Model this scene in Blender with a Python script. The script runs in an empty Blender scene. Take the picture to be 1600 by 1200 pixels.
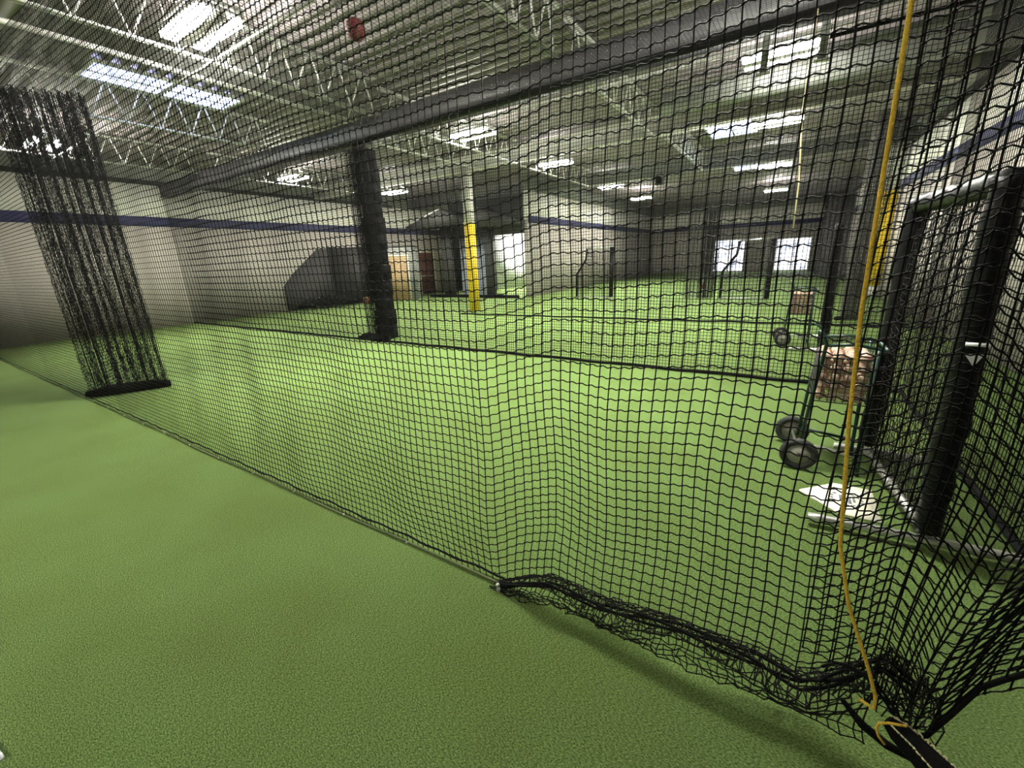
import bpy, math, random
import numpy as np
from mathutils import Matrix, Vector

random.seed(7)
rng = np.random.default_rng(11)
SC = bpy.context.scene
COL = SC.collection

# ---------------------------------------------------------------- camera
H = 1.7
F, CX, CY = 650.0, 800.0, 600.0
def _dir(u, v):
    a = np.array([u - CX, v - CY, F]); return a / np.linalg.norm(a)
_a, _b = _dir(1234., 385.), _dir(-240., 450.)
_up = np.cross(_a, _b)
if _up[1] > 0: _up = -_up
_up /= np.linalg.norm(_up)
_X = np.cross(_a, _up); _X /= np.linalg.norm(_X)
_Y = np.cross(_up, _X)
R3 = np.array([_X, _Y, _up])                       # world = R3 @ camera(x right, y down, z forward)
cam_data = bpy.data.cameras.new('camera')
cam_data.sensor_width = 36.0
cam_data.lens = 36.0 * F / 1600.0
cam_data.clip_start = 0.05
cam_data.clip_end = 200
cam = bpy.data.objects.new('camera', cam_data); COL.objects.link(cam)
M = np.column_stack([R3 @ [1, 0, 0], R3 @ [0, -1, 0], R3 @ [0, 0, -1]])
mw = Matrix.Identity(4)
for i in range(3):
    for j in range(3): mw[i][j] = M[i, j]
mw[2][3] = H
cam.matrix_world = mw
SC.camera = cam

# ---------------------------------------------------------------- world, exposure
w = bpy.data.worlds.new('world'); SC.world = w; w.use_nodes = True
w.node_tree.nodes['Background'].inputs[0].default_value = (0.75, 0.85, 1.0, 1)
w.node_tree.nodes['Background'].inputs[1].default_value = 0.6
SC.view_settings.view_transform = 'Standard'
SC.view_settings.look = 'None'
SC.view_settings.gamma = 1.0
SC.view_settings.use_curve_mapping = False
SC.view_settings.exposure = 0.86
SC.cycles.max_bounces = 6
SC.cycles.diffuse_bounces = 4
SC.cycles.glossy_bounces = 2
SC.cycles.sample_clamp_indirect = 4.0
SC.cycles.use_denoising = True

LAMP = 250.0          # radiance of a lamp diffuser
SKY = 16.0             # radiance of the roof lights and glazed doors

# ---------------------------------------------------------------- materials
def mat(name, color, rough=0.6, metal=0.0, emit=None, estr=0.0, var=0.0, scale=6.0, bump=0.0, bscale=40.0, spec=0.5, coat=0.0):
    m = bpy.data.materials.new(name); m.use_nodes = True
    nt = m.node_tree; b = nt.nodes['Principled BSDF']
    b.inputs['Base Color'].default_value = (*color, 1)
    b.inputs['Roughness'].default_value = rough
    b.inputs['Metallic'].default_value = metal
    b.inputs['Specular IOR Level'].default_value = spec
    if emit:
        b.inputs['Emission Color'].default_value = (*emit, 1); b.inputs['Emission Strength'].default_value = estr
    if var or bump:
        tc = nt.nodes.new('ShaderNodeTexCoord')
    if var:
        n = nt.nodes.new('ShaderNodeTexNoise'); n.inputs['Scale'].default_value = scale; n.inputs['Detail'].default_value = 5
        nt.links.new(tc.outputs['Object'], n.inputs['Vector'])
        r = nt.nodes.new('ShaderNodeValToRGB')
        r.color_ramp.elements[0].position = 0.3; r.color_ramp.elements[1].position = 0.7
        r.color_ramp.elements[0].color = (*[c * (1 - var) for c in color], 1)
        r.color_ramp.elements[1].color = (*[min(1, c * (1 + var)) for c in color], 1)
        nt.links.new(n.outputs['Fac'], r.inputs['Fac']); nt.links.new(r.outputs['Color'], b.inputs['Base Color'])
    if bump:
        n2 = nt.nodes.new('ShaderNodeTexNoise'); n2.inputs['Scale'].default_value = bscale; n2.inputs['Detail'].default_value = 4
        nt.links.new(tc.outputs['Object'], n2.inputs['Vector'])
        bp = nt.nodes.new('ShaderNodeBump'); bp.inputs['Strength'].default_value = bump; bp.inputs['Distance'].default_value = 0.02
        nt.links.new(n2.outputs['Fac'], bp.inputs['Height']); nt.links.new(bp.outputs['Normal'], b.inputs['Normal'])
    return m

def turf_material():
    m = bpy.data.materials.new('artificial_turf'); m.use_nodes = True
    nt = m.node_tree; b = nt.nodes['Principled BSDF']; L = nt.links.new
    tc = nt.nodes.new('ShaderNodeTexCoord')
    mp = nt.nodes.new('ShaderNodeMapping'); mp.inputs['Scale'].default_value = (1.0, 2.2, 1.0); mp.inputs['Rotation'].default_value = (0, 0, 0.5)
    L(tc.outputs['Object'], mp.inputs['Vector'])
    fine = nt.nodes.new('ShaderNodeTexNoise'); fine.inputs['Scale'].default_value = 105; fine.inputs['Detail'].default_value = 6; fine.inputs['Roughness'].default_value = 0.75
    L(mp.outputs['Vector'], fine.inputs['Vector'])
    big = nt.nodes.new('ShaderNodeTexNoise'); big.inputs['Scale'].default_value = 1.3; big.inputs['Detail'].default_value = 4
    L(tc.outputs['Object'], big.inputs['Vector'])
    r1 = nt.nodes.new('ShaderNodeValToRGB')
    e = r1.color_ramp.elements
    e[0].position = 0.40; e[0].color = (0.075, 0.140, 0.034, 1)
    e[1].position = 0.61; e[1].color = (0.515, 0.700, 0.268, 1)
    e2 = r1.color_ramp.elements.new(0.5); e2.color = (0.238, 0.382, 0.112, 1)
    L(fine.outputs['Fac'], r1.inputs['Fac'])
    r2 = nt.nodes.new('ShaderNodeValToRGB')
    r2.color_ramp.elements[0].position = 0.35; r2.color_ramp.elements[0].color = (0.90, 0.86, 0.80, 1)
    r2.color_ramp.elements[1].position = 0.65; r2.color_ramp.elements[1].color = (1, 1, 1, 1)
    L(big.outputs['Fac'], r2.inputs['Fac'])
    mx = nt.nodes.new('ShaderNodeMixRGB'); mx.blend_type = 'MULTIPLY'; mx.inputs[0].default_value = 1
    L(r1.outputs['Color'], mx.inputs[1]); L(r2.outputs['Color'], mx.inputs[2])
    L(mx.outputs['Color'], b.inputs['Base Color'])
    b.inputs['Roughness'].default_value = 0.75
    b.inputs['Specular IOR Level'].default_value = 0.15
    bp = nt.nodes.new('ShaderNodeBump'); bp.inputs['Strength'].default_value = 0.7; bp.inputs['Distance'].default_value = 0.014
    L(fine.outputs['Fac'], bp.inputs['Height']); L(bp.outputs['Normal'], b.inputs['Normal'])
    return m

def skylight_material():
    m = bpy.data.materials.new('prismatic_skylight'); m.use_nodes = True
    nt = m.node_tree; b = nt.nodes['Principled BSDF']; L = nt.links.new
    tc = nt.nodes.new('ShaderNodeTexCoord')
    v = nt.nodes.new('ShaderNodeTexVoronoi'); v.inputs['Scale'].default_value = 14
    L(tc.outputs['Object'], v.inputs['Vector'])
    r = nt.nodes.new('ShaderNodeValToRGB')
    r.color_ramp.elements[0].position = 0.15; r.color_ramp.elements[0].color = (1, 1, 1, 1)
    r.color_ramp.elements[1].position = 0.6; r.color_ramp.elements[1].color = (0.12, 0.14, 0.2, 1)
    L(v.outputs['Distance'], r.inputs['Fac'])
    mx = nt.nodes.new('ShaderNodeMixRGB'); mx.blend_type = 'MULTIPLY'; mx.inputs[0].default_value = 1
    mx.inputs[2].default_value = (0.72, 0.78, 1.0, 1)
    L(r.outputs['Color'], mx.inputs[1])
    b.inputs['Base Color'].default_value = (0.5, 0.52, 0.6, 1)
    L(mx.outputs['Color'], b.inputs['Emission Color']); b.inputs['Emission Strength'].default_value = SKY * 0.5
    return m

def glass_door_material():
    m = bpy.data.materials.new('daylit_glass'); m.use_nodes = True
    nt = m.node_tree; b = nt.nodes['Principled BSDF']; L = nt.links.new
    tc = nt.nodes.new('ShaderNodeTexCoord')
    n = nt.nodes.new('ShaderNodeTexNoise'); n.inputs['Scale'].default_value = 2.2; n.inputs['Detail'].default_value = 5
    L(tc.outputs['Object'], n.inputs['Vector'])
    r = nt.nodes.new('ShaderNodeValToRGB')
    r.color_ramp.elements[0].position = 0.36; r.color_ramp.elements[0].color = (0.22, 0.25, 0.34, 1)
    r.color_ramp.elements[1].position = 0.6; r.color_ramp.elements[1].color = (0.95, 0.95, 1, 1)
    L(n.outputs['Fac'], r.inputs['Fac'])
    b.inputs['Base Color'].default_value = (0.3, 0.32, 0.36, 1)
    L(r.outputs['Color'], b.inputs['Emission Color']); b.inputs['Emission Strength'].default_value = 2.2
    b.inputs['Roughness'].default_value = 0.1
    return m

MT = dict(
    turf=turf_material(),
    deck=mat('roof_deck_paint', (0.275, 0.240, 0.252), 0.6, var=0.05, scale=2),
    wall_low=mat('tan_wall_paint', (0.45, 0.415, 0.37), 0.85, var=0.04, scale=1.5),
    wall_high=mat('cream_wall_paint', (0.88, 0.86, 0.78), 0.85, var=0.03, scale=1.5),
    wall_grey=mat('grey_steel_cladding', (0.25, 0.26, 0.24), 0.7, var=0.04, scale=2),
    band=mat('blue_stripe_paint', (0.036, 0.037, 0.105), 0.6),
    net=mat('black_net_twine', (0.0035, 0.0035, 0.0035), 0.7, spec=0.12),
    netgrey=mat('dusty_net_twine', (0.012, 0.012, 0.011), 0.8, spec=0.15),
    hem=mat('green_hem_cord', (0.10, 0.13, 0.045), 0.8),
    black_vinyl=mat('black_vinyl', (0.006, 0.006, 0.007), 0.36, bump=0.35, bscale=14, spec=0.18),
    wrap=mat('grey_vinyl_wrap', (0.075, 0.074, 0.080), 0.42, var=0.10, scale=2, bump=0.25, bscale=4),
    black_cloth=mat('black_cloth', (0.006, 0.006, 0.0065), 0.9, spec=0.12, bump=0.4, bscale=60),
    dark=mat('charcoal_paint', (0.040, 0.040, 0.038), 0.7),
    white_steel=mat('white_steel_paint', (0.72, 0.71, 0.69), 0.45),
    column=mat('column_white_paint', (0.68, 0.67, 0.60), 0.6, var=0.04),
    yellow=mat('safety_yellow_paint', (0.85, 0.60, 0.02), 0.55, var=0.06, scale=8),
    rope=mat('yellow_rope', (0.85, 0.54, 0.06), 0.8, var=0.2, scale=120, bump=0.6, bscale=160),
    tan_rope=mat('pale_rope', (0.55, 0.47, 0.28), 0.8),
    stitch=mat('pale_stitching', (0.75, 0.68, 0.42), 0.7),
    galv=mat('galvanised_tube', (0.62, 0.63, 0.60), 0.28, 0.85, var=0.06, scale=12),
    green=mat('dark_green_powder_coat', (0.006, 0.028, 0.019), 0.35),
    tyre=mat('black_rubber', (0.018, 0.018, 0.018), 0.7),
    hub=mat('grey_plastic_hub', (0.26, 0.25, 0.22), 0.55),
    ball=mat('worn_baseball_leather', (0.50, 0.38, 0.29), 0.7, var=0.25, scale=18),
    seam=mat('red_seam_thread', (0.45, 0.04, 0.03), 0.8),
    plate=mat('white_plate_rubber', (0.86, 0.82, 0.68), 0.6, var=0.05, scale=20),
    mark=mat('faded_grey_print', (0.20, 0.20, 0.23), 0.7),
    red=mat('red_rubber', (0.16, 0.022, 0.022), 0.6),
    wood=mat('plywood', (0.42, 0.29, 0.155), 0.65, var=0.12, scale=4),
    maroon=mat('maroon_paint', (0.10, 0.028, 0.024), 0.6),
    bluegrey=mat('blue_grey_curtain', (0.26, 0.29, 0.33), 0.8, var=0.12, scale=3),
    lobby=mat('lobby_white_paint', (0.85, 0.86, 0.90), 0.7),
    cream=mat('cream_trim_paint', (0.80, 0.74, 0.58), 0.6),
    orange=mat('dusty_orange_plastic', (0.30, 0.12, 0.05), 0.7),
    lamp=mat('lamp_diffuser', (0.9, 0.9, 0.9), 0.5, emit=(1.0, 0.985, 0.86), estr=LAMP),
    lamp_fill=mat('fill_diffuser', (0.9, 0.9, 0.9), 0.5, emit=(1.0, 0.985, 0.86), estr=LAMP * 0.40),
    lamp_far=mat('weaker_lamp_diffuser', (0.9, 0.9, 0.9), 0.5, emit=(1.0, 0.985, 0.88), estr=LAMP * 0.62),
    lamp_up=mat('uplight_slot', (0.9, 0.9, 0.9), 0.5, emit=(1.0, 0.97, 0.84), estr=LAMP * 0.24),
    net_faded=mat('faded_net_twine', (0.10, 0.10, 0.09), 0.85, spec=0.1),
    sky=skylight_material(), glass=glass_door_material(),
)

# ---------------------------------------------------------------- mesh helpers
def link_mesh(name, V, faces, material, parent=None, smooth=False, mats=None, midx=None):
    me = bpy.data.meshes.new(name)
    V = np.asarray(V, dtype=np.float32)
    me.vertices.add(len(V)); me.vertices.foreach_set('co', V.ravel())
    if isinstance(faces, np.ndarray):
        n, k = faces.shape
        me.loops.add(n * k); me.loops.foreach_set('vertex_index', faces.astype(np.int32).ravel())
        me.polygons.add(n); me.polygons.foreach_set('loop_start', np.arange(0, n * k, k, dtype=np.int32))
    else:
        tot = np.array([len(f) for f in faces], dtype=np.int32)
        flat = np.fromiter((i for f in faces for i in f), dtype=np.int32)
        me.loops.add(len(flat)); me.loops.foreach_set('vertex_index', flat)
        st = np.zeros(len(tot), dtype=np.int32); st[1:] = np.cumsum(tot)[:-1]
        me.polygons.add(len(tot)); me.polygons.foreach_set('loop_start', st)
    me.update(calc_edges=True)
    me.validate()
    for m in (mats or [material]): me.materials.append(m)
    if midx is not None: me.polygons.foreach_set('material_index', np.asarray(midx, dtype=np.int32))
    if smooth: me.polygons.foreach_set('use_smooth', np.ones(len(me.polygons), dtype=bool))
    o = bpy.data.objects.new(name, me); COL.objects.link(o)
    if parent: o.parent = parent
    return o

class MB:
    """collects shapes for ONE mesh object (coordinates local to its parent)"""
    def __init__(s): s.v = []; s.f = []
    def add(s, V, Fc):
        o = len(s.v); s.v += [tuple(map(float, p)) for p in V]; s.f += [tuple(i + o for i in f) for f in Fc]; return s
    def box(s, lo, hi, rotz=0.0, piv=None):
        x0, y0, z0 = lo; x1, y1, z1 = hi
        V = [(x0, y0, z0), (x1, y0, z0), (x1, y1, z0), (x0, y1, z0), (x0, y0, z1), (x1, y0, z1), (x1, y1, z1), (x0, y1, z1)]
        if rotz:
            px, py = piv or ((x0 + x1) / 2, (y0 + y1) / 2); c, q = math.cos(rotz), math.sin(rotz)
            V = [(px + (x - px) * c - (y - py) * q, py + (x - px) * q + (y - py) * c, z) for x, y, z in V]
        return s.add(V, [(0, 3, 2, 1), (4, 5, 6, 7), (0, 1, 5, 4), (1, 2, 6, 5), (2, 3, 7, 6), (3, 0, 4, 7)])
    def prism(s, poly, z0, z1):
        n = len(poly)
        V = [(x, y, z0) for x, y in poly] + [(x, y, z1) for x, y in poly]
        return s.add(V, [tuple(range(n - 1, -1, -1)), tuple(range(n, 2 * n))] + [(i, (i + 1) % n, n + (i + 1) % n, n + i) for i in range(n)])
    def extrude(s, pts, d):
        n = len(pts); d = np.array(d)
        V = [tuple(p) for p in pts] + [tuple(np.array(p) + d) for p in pts]
        return s.add(V, [tuple(range(n - 1, -1, -1)), tuple(range(n, 2 * n))] + [(i, (i + 1) % n, n + (i + 1) % n, n + i) for i in range(n)])
    def tube(s, pts, r, n=10, caps=True, flat=None, wob=0.0):
        P = np.array(pts, float); N = len(P)
        rr = np.full(N, r) if np.isscalar(r) else np.array(r, float)
        T = np.gradient(P, axis=0); T /= np.linalg.norm(T, axis=1)[:, None] + 1e-12
        ref = np.array([0, 0, 1.0]) if abs(T[0, 2]) < 0.9 else np.array([1.0, 0, 0])
        a = np.cross(T[0], ref); a /= np.linalg.norm(a)
        V = []
        for i in range(N):
            a = a - T[i] * np.dot(a, T[i]); a /= np.linalg.norm(a) + 1e-12
            b = np.cross(T[i], a)
            for k in range(n):
                t = 2 * math.pi * k / n
                q = rr[i] * (1 + (wob * (random.random() - 0.5) if wob else 0))
                V.append(P[i] + q * (math.cos(t) * a + math.sin(t) * b * (flat or 1.0)))
        Fc = [(i * n + k, i * n + (k + 1) % n, (i + 1) * n + (k + 1) % n, (i + 1) * n + k) for i in range(N - 1) for k in range(n)]
        if caps: Fc += [tuple(range(n - 1, -1, -1)), tuple((N - 1) * n + k for k in range(n))]
        return s.add(V, Fc)
    def bar(s, p, q, r, n=8): return s.tube([p, q], r, n)
    def torus(s, c, axis, R, r, n=24, m=8):
        ax = np.array(axis, float); ax /= np.linalg.norm(ax)
        ref = np.array([0, 0, 1.0]) if abs(ax[2]) < 0.9 else np.array([1.0, 0, 0])
        a = np.cross(ax, ref); a /= np.linalg.norm(a); b = np.cross(ax, a); c = np.array(c)
        V = []
        for i in range(n):
            t = 2 * math.pi * i / n; d = math.cos(t) * a + math.sin(t) * b
            for k in range(m):
                p = 2 * math.pi * k / m
                V.append(c + d * (R + r * math.cos(p)) + ax * r * math.sin(p))
        return s.add(V, [(i * m + k, ((i + 1) % n) * m + k, ((i + 1) % n) * m + (k + 1) % m, i * m + (k + 1) % m) for i in range(n) for k in range(m)])
    def sphere(s, c, r, n=16, m=10, sq=(1, 1, 1)):
        V = [(c[0], c[1], c[2] + r * sq[2])]
        for j in range(1, m):
            p = math.pi * j / m
            for i in range(n):
                t = 2 * math.pi * i / n
                V.append((c[0] + r * sq[0] * math.sin(p) * math.cos(t), c[1] + r * sq[1] * math.sin(p) * math.sin(t), c[2] + r * sq[2] * math.cos(p)))
        V.append((c[0], c[1], c[2] - r * sq[2]))
        Fc = [(0, 1 + i, 1 + (i + 1) % n) for i in range(n)]
        for j in range(m - 2):
            for i in range(n):
                A = 1 + j * n + i; B = 1 + j * n + (i + 1) % n
                Fc.append((A, A + n, B + n, B))
        e = len(V) - 1
        Fc += [(e, 1 + (m - 2) * n + (i + 1) % n, 1 + (m - 2) * n + i) for i in range(n)]
        return s.add(V, Fc)
    def build(s, name, m, parent=None, smooth=False):
        return link_mesh(name, s.v, s.f, m, parent, smooth)

def tag(o, label=None, cat=None, group=None, kind=None):
    if label: o['label'] = label
    if cat: o['category'] = cat
    if group: o['group'] = group
    if kind: o['kind'] = kind
    return o
def empty(name, loc, label, cat, group=None, rz=0.0):
    o = bpy.data.objects.new(name, None); COL.objects.link(o)
    o.location = loc; o.rotation_euler = (0, 0, rz); o.empty_display_size = 0.2
    return tag(o, label, cat, group)
def struct(name, mb, m, label=None, smooth=False):
    o = mb.build(name, m, None, smooth); o['kind'] = 'structure'
    if label: o['label'] = label
    return o
def copy_tree(o, parent=None):
    c = o.copy(); COL.objects.link(c); c.parent = parent
    for ch in list(o.children): copy_tree(ch, c)
    return c

# ---------------------------------------------------------------- net helpers
CELL, ROW = 0.044, 0.046
def strand_arrays(P, r, sides=3):
    """P [S,N,3] polylines -> verts, quads of thin prisms"""
    S, N, _ = P.shape
    T = np.gradient(P, axis=1); T /= np.linalg.norm(T, axis=2, keepdims=True) + 1e-12
    ref = np.where(np.abs(T[..., 2:3]) < 0.8, np.array([0, 0, 1.0]), np.array([0.37, 0.93, 0.0]))
    A = np.cross(T, ref); A /= np.linalg.norm(A, axis=2, keepdims=True) + 1e-12
    B = np.cross(T, A)
    ang = np.arange(sides) * 2 * np.pi / sides + 0.5
    V = P[:, :, None, :] + r * (np.cos(ang)[:, None] * A[:, :, None, :] + np.sin(ang)[:, None] * B[:, :, None, :])
    idx = np.arange(S * N * sides).reshape(S, N, sides)
    a = idx[:, :-1]; b = idx[:, 1:]
    Q = np.stack([a, np.roll(a, -1, 2), np.roll(b, -1, 2), b], -1).reshape(-1, 4)
    return V.reshape(-1, 3), Q
def knots(P, r):
    C = P.reshape(-1, 3); D = np.array([(1, 0, 0), (-1, 0, 0), (0, 1, 0), (0, -1, 0), (0, 0, 1), (0, 0, -1)], float) * r
    V = (C[:, None] + D[None]).reshape(-1, 3)
    f = np.array([(0, 2, 4, 4), (2, 1, 4, 4), (1, 3, 4, 4), (3, 0, 4, 4), (2, 0, 5, 5), (1, 2, 5, 5), (3, 1, 5, 5), (0, 3, 5, 5)])
    return V, (np.arange(len(C))[:, None, None] * 6 + f[None]).reshape(-1, 4)
def net_from_grid(name, P, r, m, parent=None, wig=0.0, knot=0.0, hmul=1.0):
    """P [columns, rows, 3]; one mesh of twine"""
    Vs, Qs, off = [], [], 0
    def put(V, Q):
        nonlocal off
        Vs.append(V); Qs.append(Q + off); off += len(V)
    put(*strand_arrays(P, r))
    Rw = np.swapaxes(P, 0, 1)
    if wig:
        S, N, _ = Rw.shape
        d = Rw[:, 1:] - Rw[:, :-1]
        p1 = Rw[:, :-1] + d * 0.28; p2 = Rw[:, :-1] + d * 0.72
        p1[..., 2] += wig; p2[..., 2] -= wig
        Z = np.empty((S, N * 3 - 2, 3)); Z[:, 0::3] = Rw; Z[:, 1::3] = p1; Z[:, 2::3] = p2
        put(*strand_arrays(Z, r * hmul))
    else:
        put(*strand_arrays(Rw, r * hmul))
    if knot: put(*knots(P, knot))
    V = np.concatenate(Vs); Q = np.concatenate(Qs)
    if knot:
        faces = [tuple(q) if q[2] != q[3] else tuple(q[:3]) for q in Q.tolist()]
        return link_mesh(name, V, faces, m, parent)
    return link_mesh(name, V, Q, m, parent)
def smooth(a, b, x):
    t = np.clip((x - a) / (b - a), 0, 1); return t * t * (3 - 2 * t)
def fold_path(p0, p1, length, folds, seed, jitter=0.35):
    """gathered netting seen from above: a zigzag of the given cloth length between two points"""
    q = np.random.default_rng(seed)
    p0 = np.array(p0, float); p1 = np.array(p1, float)
    d = p1 - p0; L = np.linalg.norm(d); t = d / L; n = np.array([-t[1], t[0]])
    amp = max(0.03, math.sqrt(max((length / (2 * folds)) ** 2 - (L / (2 * folds)) ** 2, 0.001)) / 2)
    pts = [p0]
    for k in range(2 * folds + 1):
        s = (k + 0.5) / (2 * folds + 1)
        a = amp * (1 if k % 2 else -1) * (1 + jitter * (q.random() - 0.5) * 2)
        pts.append(p0 + d * (s + (q.random() - 0.5) * jitter / (2 * folds)) + n * a)
    pts.append(p1)
    pts = np.array(pts)
    seg = np.r_[0, np.cumsum(np.linalg.norm(np.diff(pts, axis=0), axis=1))]
    u = np.arange(0, seg[-1], CELL * 1.0)
    return np.column_stack([np.interp(u, seg, pts[:, 0]), np.interp(u, seg, pts[:, 1])])
def gathered(name, p0, p1, length, folds, z0, z1, r, m, parent, seed, rows=None, pinch=0.0):
    XY = fold_path(p0, p1, length, folds, seed)
    Zs = np.arange(z0, z1, ROW) if rows is None else np.linspace(z0, z1, rows)
    P = np.empty((len(XY), len(Zs), 3)); P[..., :2] = XY[:, None, :]; P[..., 2] = Zs[None, :]
    mid = (np.array(p0) + np.array(p1)) / 2
    tt = (Zs - z0) / (z1 - z0)
    k = 1 - pinch * tt
    P[..., :2] = mid + (P[..., :2] - mid) * k[None, :, None]
    q = np.random.default_rng(seed + 1)
    P[..., 2] += (q.normal(0, 0.02, len(XY)))[:, None] * np.sin(tt * math.pi)[None]
    P[..., :2] += q.normal(0, 0.003, P[..., :2].shape)
    return net_from_grid(name, P, r, m, parent)

# ================================================================ THE SETTING
XL, XR, YB, YF, ZC = -17.3, 2.67, 37.0, -5.0, 5.02
struct('floor', MB().box((XL - .2, YF - .2, -0.2), (XR + .2, YB + .2, 0)), MT['turf'])
# roof deck: folded sheet, ribs across the hall
prof = []; y = YF - .2
while y < YB + .3:
    prof += [(y, ZC), (y + .10, ZC), (y + .13, ZC + .06), (y + .21, ZC + .06)]; y += .24
prof = np.array(prof)
V = np.array([(x, p[0], p[1]) for p in prof for x in (XL - .2, XR + .2)])
n = len(prof)
Q = np.array([(2 * i, 2 * i + 1, 2 * i + 3, 2 * i + 2) for i in range(n - 1)])
o = link_mesh('ceiling', V, Q, MT['deck']); o['kind'] = 'structure'
struct('trim_6', MB().box((XL - .3, YF - .3, ZC + .1), (XR + .3, YB + .3, ZC + .2)), MT['deck'])

def wall(name, lo, hi, ax):
    """painted wall: tan below, cream above, grey cladding at the top; inner face on the axis plane"""
    V, Fc, mi = [], [], []
    mb = MB(); k = 0
    for z0, z1, q in ((0, 3.3, 0), (3.3, 4.43, 1), (4.43, ZC + .1, 2)):
        mb.box((lo[0], lo[1], z0), (hi[0], hi[1], z1)); mi += [q] * 6
    o = link_mesh(name, mb.v, mb.f, None, mats=[MT['wall_low'], MT['wall_high'], MT['wall_grey']], midx=mi)
    o['kind'] = 'structure'; return o
wall('wall_left', (XL - .2, YF, 0), (XL, YB, 0), 0)
wall('wall_right', (XR, YF, 0), (XR + .2, YB, 0), 0)
wall('wall_front', (XL - .2, YF - .2, 0), (XR + .2, YF, 0), 1)
wall('wall_back', (XL - .2, YB, 0), (XR + .2, YB + .2, 0), 1)
wall('wall_inner', (-9.8, 16.5, 0), (-9.6, YB, 0), 0)
for i, (lo, hi) in enumerate([((XL, YF, 3.17), (XL + .012, 22.0, 3.46)), ((XR - .012, YF, 3.25), (XR, YB, 3.52)),
                              ((-9.6, 16.5, 3.15), (-9.588, YB, 3.44)), ((-9.588, YB - .012, 3.2), (XR - .012, YB, 3.5))]):
    struct('trim_%d' % (i + 1), MB().box(lo, hi), MT['band'])
struct('trim_5', MB().box((XL, YF, 4.40), (XL + .10, 16, 4.52)), MT['dark'])
struct('trim_7', MB().box((XR - .10, YF, 4.40), (XR, 36.9, 4.52)), MT['dark'])

# ---------------------------------------------------------------- roof lights, glazed doors
def skylight(k, x0, x1, y0, y1):
    f = MB()
    z0, z1 = ZC - .06, ZC - .002
    for lo, hi in (((x0, y0), (x1, y0 + .05)), ((x0, y1 - .05), (x1, y1)), ((x0, y0 + .05), (x0 + .05, y1 - .05)), ((x1 - .05, y0 + .05), (x1, y1 - .05))):
        f.box((lo[0], lo[1], z0), (hi[0], hi[1], z1))
    o = struct('window_%d' % k, f, MT['white_steel'], 'roof light')
    p = MB().box((x0 + .05, y0 + .05, z0 + .015), (x1 - .05, y1 - .05, z0 + .035)).build('pane', MT['sky'], o)
    b = MB().box(((x0 + x1) / 2 - .02, y0 + .05, z0 - .012), ((x0 + x1) / 2 + .02, y1 - .05, z0 + .014)).build('glazing_bar', MT['white_steel'], o)
skylight(1, -10.52, -9.62, 3.05, 5.35)
skylight(2, -2.45, -1.15, 13.2, 15.7)
skylight(3, -2.45, -1.15, 18.4, 22.6)
for k, (x0, x1, z1) in enumerate([(-4.95, -2.78, 2.4), (-0.85, 1.28, 2.3)]):
    f = MB(); y1 = YB - .013; y0 = y1 - .06
    for a, b_ in (((x0, .0), (x0 + .08, z1)), ((x1 - .08, 0), (x1, z1)), ((x0 + .08, z1 - .08), (x1 - .08, z1)), ((x0 + .08, 0), (x1 - .08, .1)), (((x0 + x1) / 2 - .04, .1), ((x0 + x1) / 2 + .04, z1 - .08))):
        f.box((a[0], y0, a[1]), (b_[0], y1, b_[1]))
    o = struct('door_%d' % (k + 1), f, MT['white_steel'], 'glazed double door')
    MB().box((x0 + .08, y0 + .02, .1), (x1 - .08, y0 + .035, z1 - .08)).build('pane', MT['glass'], o)

# ---------------------------------------------------------------- steelwork
def girder(name, y0, y1, z0, z1, label, m, fl=None):
    e = MB()
    e.box((XL, y0, z0), (XR, y1, z0 + .03)).box((XL, y0, z1 - .03), (XR, y1, z1)).box((XL, (y0 + y1) / 2 - .015, z0 + .03), (XR, (y0 + y1) / 2 + .015, z1 - .03))
    return tag(e.build(name, m), label, 'beam')
girder('roof_girder', 11.65, 11.95, 4.46, 4.86, 'pale steel roof beam crossing the hall on top of the left yellow-based column', MT['column'])
girder('roof_girder', 17.3, 17.6, 4.40, 4.86, 'farthest grey steel roof beam crossing the hall above the far screens', MT['wall_grey'])
# wrapped beam
bm = empty('wrapped_beam', (XL, 6.3, 4.07), 'long roof beam wrapped in dark grey vinyl, dividing net hung below', 'beam')
xs = np.linspace(0, XR - XL, 120)
V = []; 
for x in xs:
    w1, w2, w3 = (rng.normal(0, .006) for _ in range(3))
    for (yy, zz) in ((0 + w1 * .5, 0.03), (-.012 + w2, .12), (-.008 + w3, .24), (0 + w1, .36), (.26, .36), (.26, .03)):
        V.append((x, yy, zz))
n6 = 6
Fq = [(i * n6 + k, i * n6 + (k + 1) % n6, (i + 1) * n6 + (k + 1) % n6, (i + 1) * n6 + k) for i in range(len(xs) - 1) for k in range(n6)]
Fq += [tuple(range(n6)), tuple((len(xs) - 1) * n6 + k for k in range(n6 - 1, -1, -1))]
link_mesh('vinyl_wrap', V, Fq, MT['wrap'], bm, smooth=False)
MB().box((0, -.025, -.015), (XR - XL, .27, .03)).build('bottom_flange', MT['black_vinyl'], bm)
bl = MB()
for k in range(26):
    for j in range(2):
        bl.sphere((12.6 + k * .11 + .03 * j, -.02, .09 + .13 * j + .02 * (k % 3)), .006, 6, 4)
bl.build('rivet', MT['galv'], bm)['kind'] = 'stuff'

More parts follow.
